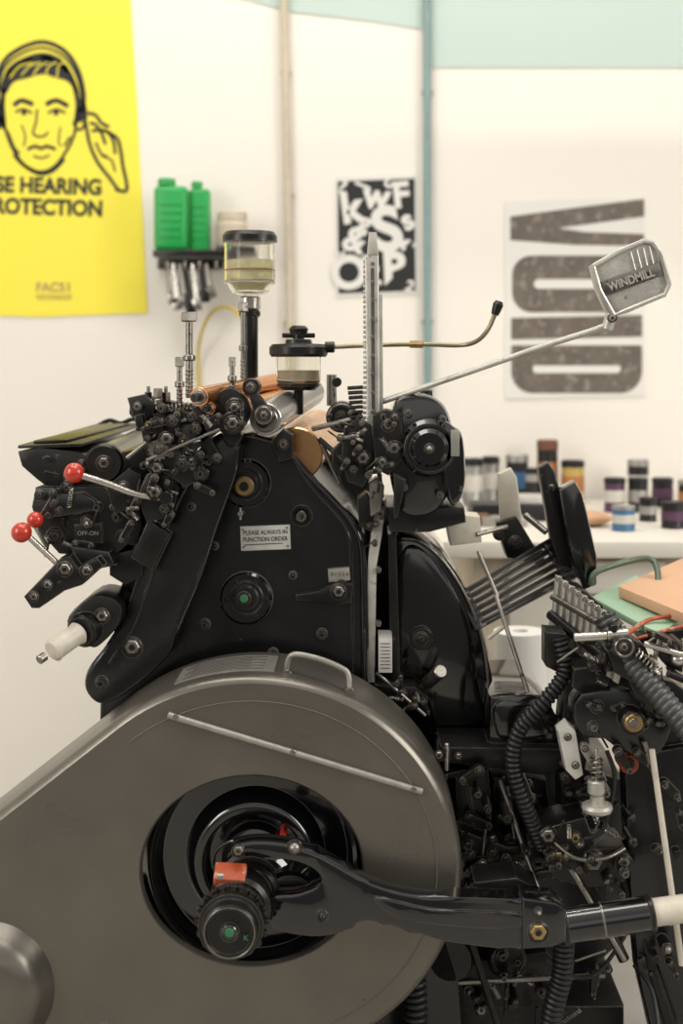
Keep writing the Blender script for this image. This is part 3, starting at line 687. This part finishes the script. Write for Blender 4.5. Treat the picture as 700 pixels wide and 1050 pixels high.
# ---- gripper bar column
g=G('gripper_column',pr)
g.prism([(374,262),(388,262),(389,430),(390,470),(376,470),(376,430)],.20,.235,ALU,1.5)
g.prism([(378,238),(386,238),(388,262),(376,262)],.205,.23,ALU,1)
for k in range(34): g.pbox(372+.2,266+k*5.2,375.5,269+k*5.2,.202,.232,ALU,.4)
g.prism([(380,275),(383.5,275),(384.5,425),(381,425)],.196,.205,GRD,.3)
for k in range(9): g.cy(382,270+k*19,2.1,.193,.21,STL,10)
g.prism([(385,300),(392,302),(393,455),(388,455)],.21,.24,ALU,1)
g.prism([(352,440),(366,428),(380,436),(384,478),(372,500),(356,494),(350,468)],.18,.26,BLM,2)
g.prism([(382,425),(396,420),(412,424),(414,470),(398,488),(384,480)],.17,.26,BLM,2)
for x,y,r in((362,450,5),(372,470,6),(398,436,5),(404,460,6),(392,474,4),(362,482,4),(405,428,3)): g.bolt(x,y,r,.17,random.choice([STL,BLM]),'hex')
g.prism([(340,462),(352,450),(356,470),(350,488),(340,480)],.22,.27,BLM,2)
for k in range(7): g.rod(W(356+k*.6,398+k*5,.2),W(372,397+k*5,.2),S(2.2),BLM,seg=8)
g.cy(345,392,5,.2,.24,BLM); g.rod(W(337,384,.25),W(337,416,.25),S(2.5),STL); g.cy(350,428,16,.26,.34,BLM); g.ring(350,428,13,1.5,.26,STL); g.bolt(350,428,5,.26,BLM)
g.rod(W(320,440,.24),W(360,430,.22),S(3),STL); g.rod(W(327,450,.24),W(352,472,.22),S(3),BLM)
g.rod(W(330,456,.26),W(348,496,.26),S(3),STL)
g.clutter((348,425,402,490),18,.145,.17,31,.3,.6); g.clutter((336,420,360,450),5,.2,.24,32,.3,.6)
g.build()
g=G('round_drive_housing',pr)
g.prism([(410,408),(430,404),(446,408),(458,420),(464,440),(466,470),(462,500),(450,522),(432,530),(412,526),(402,500),(398,460),(402,424)],.18,.42,BLG,8,4)
g.cy(440,460,30,.16,.2,BLG,40,.2); g.cy(440,460,20,.148,.18,BLG,40,.2); g.ring(440,460,25,1.2,.16,BLM)
g.prism([(452,436),(466,438),(475,450),(477,490),(472,512),(460,514)],.16,.36,BLG,5,3)
for x,y in((418,424),(454,430),(414,500),(452,508),(468,448),(470,500)): g.bolt(x,y,3.2,.172,STL,'sock')
g.bolt(440,460,4,.148,STL,'dome'); g.rod(W(437,408,.25),W(437,400,.25),S(7),BLM)
g.prism([(404,486),(416,492),(408,530),(404,532)],.15,.2,BLM,1.5)
g.prism([(396,520),(476,520),(478,536),(440,546),(400,546)],.22,.45,BLM,3)
g.pbox(462,441,471,468,.155,.17,LBD,1)
g.build()

g=G('slideway_strips',pr)
g.prism([(384,520),(396,512),(392,545),(386,580),(384,700),(376,700),(377,575)],.24,.30,ALU,1)
g.prism([(388,655),(402,655),(402,690),(388,690)],.20,.28,LBL,1)
for k in range(8): g.ink([(390,660+k*3.6),(400,660+k*3.6)],.8,.199,INK,1)
g.prism([(398,548),(406,545),(410,690),(400,700)],.27,.4,BLM,1)
g.prism([(366,512),(376,505),(384,520),(380,545),(368,540)],.23,.3,BLM,1)
g.cy(388,585,3,.23,.25,STL,12); g.cy(388,640,3,.23,.25,STL,12)
g.prism([(378,496),(386,490),(394,500),(390,524),(380,530)],.2,.26,STL,1); g.clutter((372,500,396,560),6,.19,.22,33,.4,.5)
# back side of the frame between the shield and the platen
g.prism([(318,470),(336,462),(392,500),(402,540),(402,700),(372,700),(372,545)],.64,.72,BLK,2)
g.build()
g=G('platen_casting',pr)
g.prism([(402,700),(398,610),(402,562),(412,549),(430,552),(456,572),(480,608),(498,656),(506,712),(506,770),(402,780)],.32,.72,BLG,7,4)
g.prism([(404,640),(406,585),(416,562),(430,562),(450,582),(470,615),(484,655),(490,700),(490,745),(408,745)],.305,.34,BLG,6,4)
g.tube([W(*p,.315) for p in[(412,552),(432,556),(456,577),(478,612),(494,656),(501,712),(502,760)]],S(1.4,.3),STL,6)  # pale steel line put in as the silver highlight along the platen edge
g.rod(W(438,700,.27),W(452,688,.22),S(7,.25),STL); g.rod(W(428,708,.28),W(440,698,.26),S(4),BRS); g.cy(432,655,12,.29,.32,BLK); g.bolt(432,655,5,.29,BLM)
g.prism([(384,702),(426,704),(440,716),(436,730),(400,724)],.24,.3,BLM,2); g.bolt(412,712,4,.24,STL); g.bolt(402,704,3,.24,STL); g.bolt(426,718,3,.24,BRS)
g.rod(W(386,690,.22),W(436,734,.22),S(2.4),STL); g.clutter((392,690,440,725),8,.2,.24,41,.4,.6)
g.build()
g=G('press_bed_bracket',pr)
g.prism([(502,714),(546,713),(566,726),(577,748),(577,776),(556,784),(500,784)],.20,.5,BLG,6,0)
g.prism([(508,722),(540,722),(556,736),(560,756),(520,760),(508,750)],.19,.22,BLG,4,3)
g.prism([(452,766),(578,768),(584,782),(560,796),(456,782)],.17,.3,BLM,2); g.rod(W(458,762,.17),W(458,790,.17),S(3),CHR); g.bolt(470,776,3,.17,STL); g.bolt(450,775,4,.16,STL)
g.build()

# ---- lower base
g=G('press_base',pr)
zb=lambda y: 370+HZ*F/(D+y)
g.prism([(395,745),(590,785),(640,800),(645,960),(600,1000),(600,zb(.42)),(395,zb(.42))],.42,.72,BLK,3)
g.prism([(-100,1000),(395,760),(470,1000),(480,zb(.2)),(-100,zb(.2))],.2,.72,BLK,3)
g.pbox(470,1032,640,zb(.3),.3,.7,BLM,3)
g.build()
g=G('linkage_mechanism',pr)
g.prism([(466,790),(500,786),(506,830),(498,900),(470,905)],.2,.4,BLK,3)
g.prism([(504,796),(560,800),(566,850),(540,915),(506,910)],.26,.4,BLM,3)
g.prism([(470,850),(520,868),(560,866),(566,884),(520,890),(474,876)],.16,.22,BLM,2.5)
g.prism([(556,850),(600,838),(612,870),(640,868),(652,886),(640,905),(600,912),(566,900)],.10,.2,BLM,3)
g.prism([(580,700),(600,690),(612,700),(604,760),(590,850),(576,850),(574,760)],.18,.26,BLM,2.5)
for x,y,r,m in[(480,868,5,STL),(505,875,4,STL),(540,875,4,BRS),(562,858,7,STL),(572,880,6,BRS),(609,885,9,STL),(640,885,6,STL),(590,860,5,BRS),(520,840,5,STL),(490,815,4,STL),(485,910,7,STL),(545,820,4,STL)]:
    g.bolt(x,y,r,.16 if x<556 else .095,m,'hex'); g.cy(x,y,r*.7,.1,.3,BLM,12)
g.rod(W(512,800,.2),W(556,925,.1),S(3.0),STL); g.rod(W(520,806,.22),W(534,912,.18),S(2.6),STL); g.rod(W(480,792,.2),W(486,850,.2),S(2),STL); g.rod(W(498,900,.2),W(470,925,.18),S(3),BRS)
g.rod(W(580,850,.12),W(604,895,.1),S(5),BLM); g.rod(W(520,905,.14),W(580,890,.12),S(5),BLM)
g.tube([W(566,862,.1),W(590,880,.08),W(620,880,.08),W(640,870,.1)],S(2.2),STL,6)
g.prism([(486,905),(530,900),(552,912),(550,926),(490,926)],.02,.1,BLM,2.5)
g.cy(520,985,20,.25,.35,BLM); g.ring(520,985,16,2,.25,BLK); g.cy(462,985,24,.2,.3,BLM)
g.prism([(455,990),(560,976),(575,990),(570,1034),(455,1036)],.28,.36,BLM,3)
g.rod(W(460,1008,.22),W(620,1000,.2),S(3),STL); g.rod(W(600,900,.12),W(640,985,.1),S(6),BLM); g.rod(W(585,890,.1),W(640,985,.08),S(3),STL)
g.tube([W(560,985,.15),W(590,1002,.12),W(615,995,.1),(W(640,960,.1))],S(2.2),RUB,6); g.rod(W(640,900,.15),W(690,1060,.1),S(7),BLM); g.tube([W(650,990,.1),W(668,1015,.05),W(676,1060,.0)],S(2.2),RUB,6)
g.rod(W(470,925,.2),W(510,1050,.2),S(4),BLM); g.bolt(500,1012,5,.28,STL); g.bolt(545,1006,6,.28,STL)
g.clutter((478,790,560,910),34,.13,.2,51,.35,.9); g.clutter((562,835,650,905),18,.07,.1,52,.4,.8); g.clutter((470,975,600,1040),18,.2,.28,53,.3,.9); g.clutter((580,960,640,1000),6,.15,.2,54,.3,.8); g.clutter((575,700,610,840),10,.14,.18,55,.3,.8)
g.build()
g=G('flexible_hoses',pr)
g.tube([W(573,655,.12),W(578,690,.11),W(556,722,.1),W(532,750,.1),W(526,785,.1),W(538,825,.1),W(556,868,.12)],S(7.5,.1),RUB,10,rib=.14,pitch=.009)
g.tube([W(620,632,.05),W(640,670,.03),W(670,706,.0),W(705,748,-.03),W(740,790,-.05)],S(12,0),DST,10,rib=.07,pitch=.011)
g.tube([W(578,965,.04),W(576,1000,.04),W(566,1040,.04),W(560,1100,.05)],S(10,.04),RUB,8,rib=.12,pitch=.009)
g.tube([W(424,1000,.14),W(426,1040,.14),W(424,1100,.14)],S(11,.14),RUB,8,rib=.18,pitch=.012)
g.build()

# ---- delivery / feeder head at right
g=G('feeder_side_frame',pr)
g.prism([(640,775),(740,760),(740,zb(.12)),(700,zb(.12)),(655,1000),(645,900)],.12,.18,BLK,3)
g.prism([(596,712),(640,708),(668,716),(690,732),(684,760),(668,778),(640,772),(620,758),(598,756),(588,735)],.06,.13,BLK,3,2)
g.prism([(618,690),(660,686),(740,740),(740,820),(700,830),(676,780),(640,735)],.14,.22,BLM,2)
g.cy(650,742,13,.02,.08,BLM); g.cy(650,742,9.5,.012,.08,BRS,32); g.cy(650,742,5,.008,.08,STL,20)
g.cy(645,784,10,.07,.12,ORG,32); g.cy(645,784,6,.065,.12,BLM,24); g.bolt(612,725,5,.06,STL); g.bolt(608,745,4,.06,STL,'sock')
g.prism([(572,750),(582,742),(590,750),(598,795),(590,800),(580,790)],.05,.09,LBL,1.5); g.bolt(582,756,3,.05,STL); g.bolt(590,785,3,.05,STL); g.link(600,768,618,800,5,4,.05,.07,LBD)
g.rod(W(611,768,.04),W(612,840,.04),S(2),CHR); g.spring(W(611,776,.04),W(611,806,.04),S(6),S(1.2),6,STL)
p=W(612,828,.04); g.lathe(p+Vector((0,0,-.012)),(0,0,1),[(0,0),(0,.012),(.006,.024),(.012,.026),(.018,.024),(.02,.012),(.03,.012),(.034,.008),(.034,0)],ALU,32)
g.rod(W(611,800,.04),W(611,814,.04),S(9),ALU,seg=24)
g.rod(W(668,768,.04),W(699,990,.0),S(3.2),HND); g.rod(W(660,760,.05),W(672,800,.05),S(3),STL)
g.prism([(640,690),(690,700),(740,735),(740,760),(690,742),(652,716)],.03,.08,BLM,2)
g.bolt(676,722,4,.03,STL); g.bolt(690,736,4,.03,BRS); g.bolt(662,705,3,.03,STL)
g.tube([W(622,770,.05),W(630,800,.05),W(618,850,.06),W(600,860,.08)],S(2.4),RUB,6)
g.clutter((596,700,690,775),16,.03,.06,61,.35,.75); g.clutter((655,800,700,1000),10,.08,.12,62,.2,.9); g.clutter((600,800,650,850),6,.08,.11,63,.3,.8)
g.build()
g=G('sucker_bar',pr)
for k in range(11):
    x=570+k*6.6; y=590+k*5.0; d=.24-k*.018
    g.prism([(x,y),(x+6,y+2),(x+5,y+36),(x-2,y+62),(x-8,y+58),(x-3,y+32)],d,d+.014,ALU,1)
    g.rod(W(x+2,y+6,d-.006),W(x-3,y+50,d-.006),S(1.8),ALU,seg=8); g.cy(x+3,y+4,3.2,d-.012,d,CHR,12)
g.rod(W(564,630,.24),W(628,682,.05),S(5.5,.1),BLM); g.rod(W(566,612,.23),W(632,650,.05),S(3.4,.1),STL)
g.prism([(560,648),(580,650),(586,676),(572,690),(560,684)],.13,.2,BLM,2); g.prism([(588,686),(622,682),(626,706),(600,716),(586,704)],.08,.16,BLM,2)
g.rod(W(588,654,.02),W(622,652,.02),S(4.6),CHR); g.rod(W(622,652,.02),W(644,650,.02),S(6),CHR); g.rod(W(628,640,.02),W(632,672,.02),S(5),BLM); g.cy(640,664,12,.0,.08,BLM); g.ring(640,664,9,1.3,0,STL); g.bolt(640,664,4,0,STL)
g.prism([(622,668),(650,656),(662,664),(672,690),(648,700),(630,690)],.01,.09,BLM,2)
g.rod(W(660,660,.0),W(700,672,-.02),S(3),CHR); g.rod(W(676,654,0),W(668,690,0),S(2.6),STL); g.sph(W(694,676,0),S(7),CHR); g.rod(W(684,690,0),W(740,712,0),S(4),BLM)
g.prism([(668,650),(690,656),(702,668),(700,690),(684,684),(672,668)],.02,.07,BLM,2); g.bolt(682,664,4,.02,STL); g.spring(W(652,668,0),W(676,690,0),S(4),S(1),7,CHR)
g.clutter((590,655,640,700),12,.02,.08,71,.4,.7); g.clutter((645,650,700,695),12,-.02,.02,72,.45,.65)
g.build()
g=G('sheet_feed_pile',pr)
g.poly3([W(606,612,.30),W(676,650,.08),W(722,618,.30),W(652,590,.5)],-.012,GNP,.001)
g.poly3([W(634,612,.3),W(700,640,.12),W(790,600,.35),W(700,582,.55)],.02,PNK,.001)
g.tube([W(644,650,.1),W(664,636,.14),W(700,630,.16),W(760,622,.2)],S(2.4),ORG,4); g.tube([W(650,656,.08),W(700,642,.1),W(760,636,.1)],S(1.8),ORG,4)
g.prism([(652,652),(740,640),(740,652),(662,664)],.1,.14,BLM,1)
g.tube([W(606,600,.35),W(612,586,.35),W(650,574,.38),W(668,574,.38),(W(674,586,.36)),W(674,600,.34)],S(3.4,.3),OLV,6)
g.build()
g=G('slotted_delivery_board',pr)
A=W(468,608,.34);B=W(572,546,.46);C=W(598,588,.42);Dd=W(488,646,.30)
def bl(u,v): return (A*(1-u)+B*u)*(1-v)+(Dd*(1-u)+C*u)*v
for k in range(6):
    v0=k/6+.0; v1=v0+.12
    g.poly3([bl(.06,v0),bl(.94,v0),bl(.94,v1),bl(.06,v1)],.008,BLM,.0015)
for u0,u1 in((0,.10),(.84,1.0)): g.poly3([bl(u0,0),bl(u1,0),bl(u1,1),bl(u0,1)],.010,BLK,.0015)
g.poly3([bl(.0,.93),bl(1,.93),bl(1,1),bl(0,1)],.010,BLM,.0015)
g.rod(W(490,565,.30),W(510,612,.28),S(2.2,.3),STL); g.rod(W(508,610,.28),W(545,722,.22),S(2.2,.3),STL); g.rod(W(500,655,.28),W(520,640,.28),S(2.4),HND)
g.build()
g=G('gripper_arms',pr)
g.prism([(552,480),(562,474),(570,484),(584,560),(590,596),(578,592),(566,560)],.42,.46,BLM,3)
g.prism([(574,502),(590,494),(598,508),(612,570),(612,600),(598,606),(584,560)],.36,.41,BLG,3)
g.prism([(511,486),(524,480),(530,490),(536,540),(534,562),(520,560),(513,530)],.5,.53,HND,3)
g.rod(W(538,528,.45),W(560,546,.42),S(4),STL); g.cy(566,500,3,.41,.43,STL); g.bolt(528,556,5,.48,BLM)
g.prism([(458,540),(474,528),(492,530),(494,556),(462,560)],.42,.5,HND,2); g.rod(W(488,548,.42),W(520,540,.45),S(3),STL); g.bolt(512,548,5,.45,BLM)
g.prism([(508,536),(530,530),(548,560),(560,566),(556,580),(520,572)],.48,.54,BLM,2)
g.prism([(576,600),(600,606),(640,640),(640,700),(580,690)],.26,.36,BLM,2)
g.build()

# ================================================================ LIGHTS
def area(name,loc,tgt,sx,sy,pw,col=(1,1,1)):
    l=bpy.data.lights.new(name,'AREA'); l.shape='RECTANGLE'; l.size=sx; l.size_y=sy; l.energy=pw; l.color=col
    o=bpy.data.objects.new(name,l); o.location=loc; d=Vector(tgt)-Vector(loc); o.rotation_euler=d.to_track_quat('-Z','Y').to_euler()
    bpy.context.scene.collection.objects.link(o); return o
area('shadow_cast_light',(0.3,1.22,3.9),(0.3,1.6,0.9),3.4,0.05,36,(1,.94,.85))  # added lamp out of view, placed so the board shades the wall
area('ceiling_light_panel',(-0.3,-0.3,3.9),(-0.1,0.6,0.8),2.6,0.7,40,(1,.95,.88))
area('window_light_left',(-2.8,-1.8,2.2),(0,0.3,0.9),1.2,1.8,64,(1,.975,.93))
area('window_light_right',(3.0,-1.2,2.3),(0.2,0.8,0.9),1.2,1.8,64,(1,.955,.88))
w=bpy.data.worlds.new('World'); bpy.context.scene.world=w; w.use_nodes=True
nt=w.node_tree; bg=nt.nodes['Background']
tc=nt.nodes.new('ShaderNodeTexCoord'); sp=nt.nodes.new('ShaderNodeSeparateXYZ'); nt.links.new(tc.outputs['Generated'],sp.inputs[0])
mp=nt.nodes.new('ShaderNodeMapRange'); mp.inputs[1].default_value=-1; mp.inputs[2].default_value=1; nt.links.new(sp.outputs['Z'],mp.inputs[0])
cr=nt.nodes.new('ShaderNodeValToRGB'); e=cr.color_ramp.elements
e[0].position=0.0; e[0].color=(.10,.095,.085,1); e[1].position=1.0; e[1].color=(1.0,.95,.87,1)
for pos,v in((.46,.16),(.56,.22),(.60,.95),(.72,1.0),(.78,.45)):
    k=e.new(pos); k.color=(v,v*.96,v*.89,1)
nt.links.new(mp.outputs[0],cr.inputs[0]); nt.links.new(cr.outputs[0],bg.inputs[0]); bg.inputs[1].default_value=0.90

cam=bpy.data.cameras.new('Camera'); co=bpy.data.objects.new('Camera',cam); bpy.context.scene.collection.objects.link(co)
co.location=(0,-D,HZ); co.rotation_euler=(math.pi/2,0,0)
cam.lens=F/1050*36; cam.sensor_width=36; cam.sensor_fit='AUTO'
cam.shift_x=-20/1050; cam.shift_y=-155/1050
cam.dof.use_dof=True; cam.dof.focus_distance=2.3; cam.dof.aperture_fstop=2.4
bpy.context.scene.camera=co
try:
    bpy.context.scene.view_settings.view_transform='Standard'; bpy.context.scene.view_settings.look='None'; bpy.context.scene.view_settings.exposure=0.0
except Exception as e: print(e)
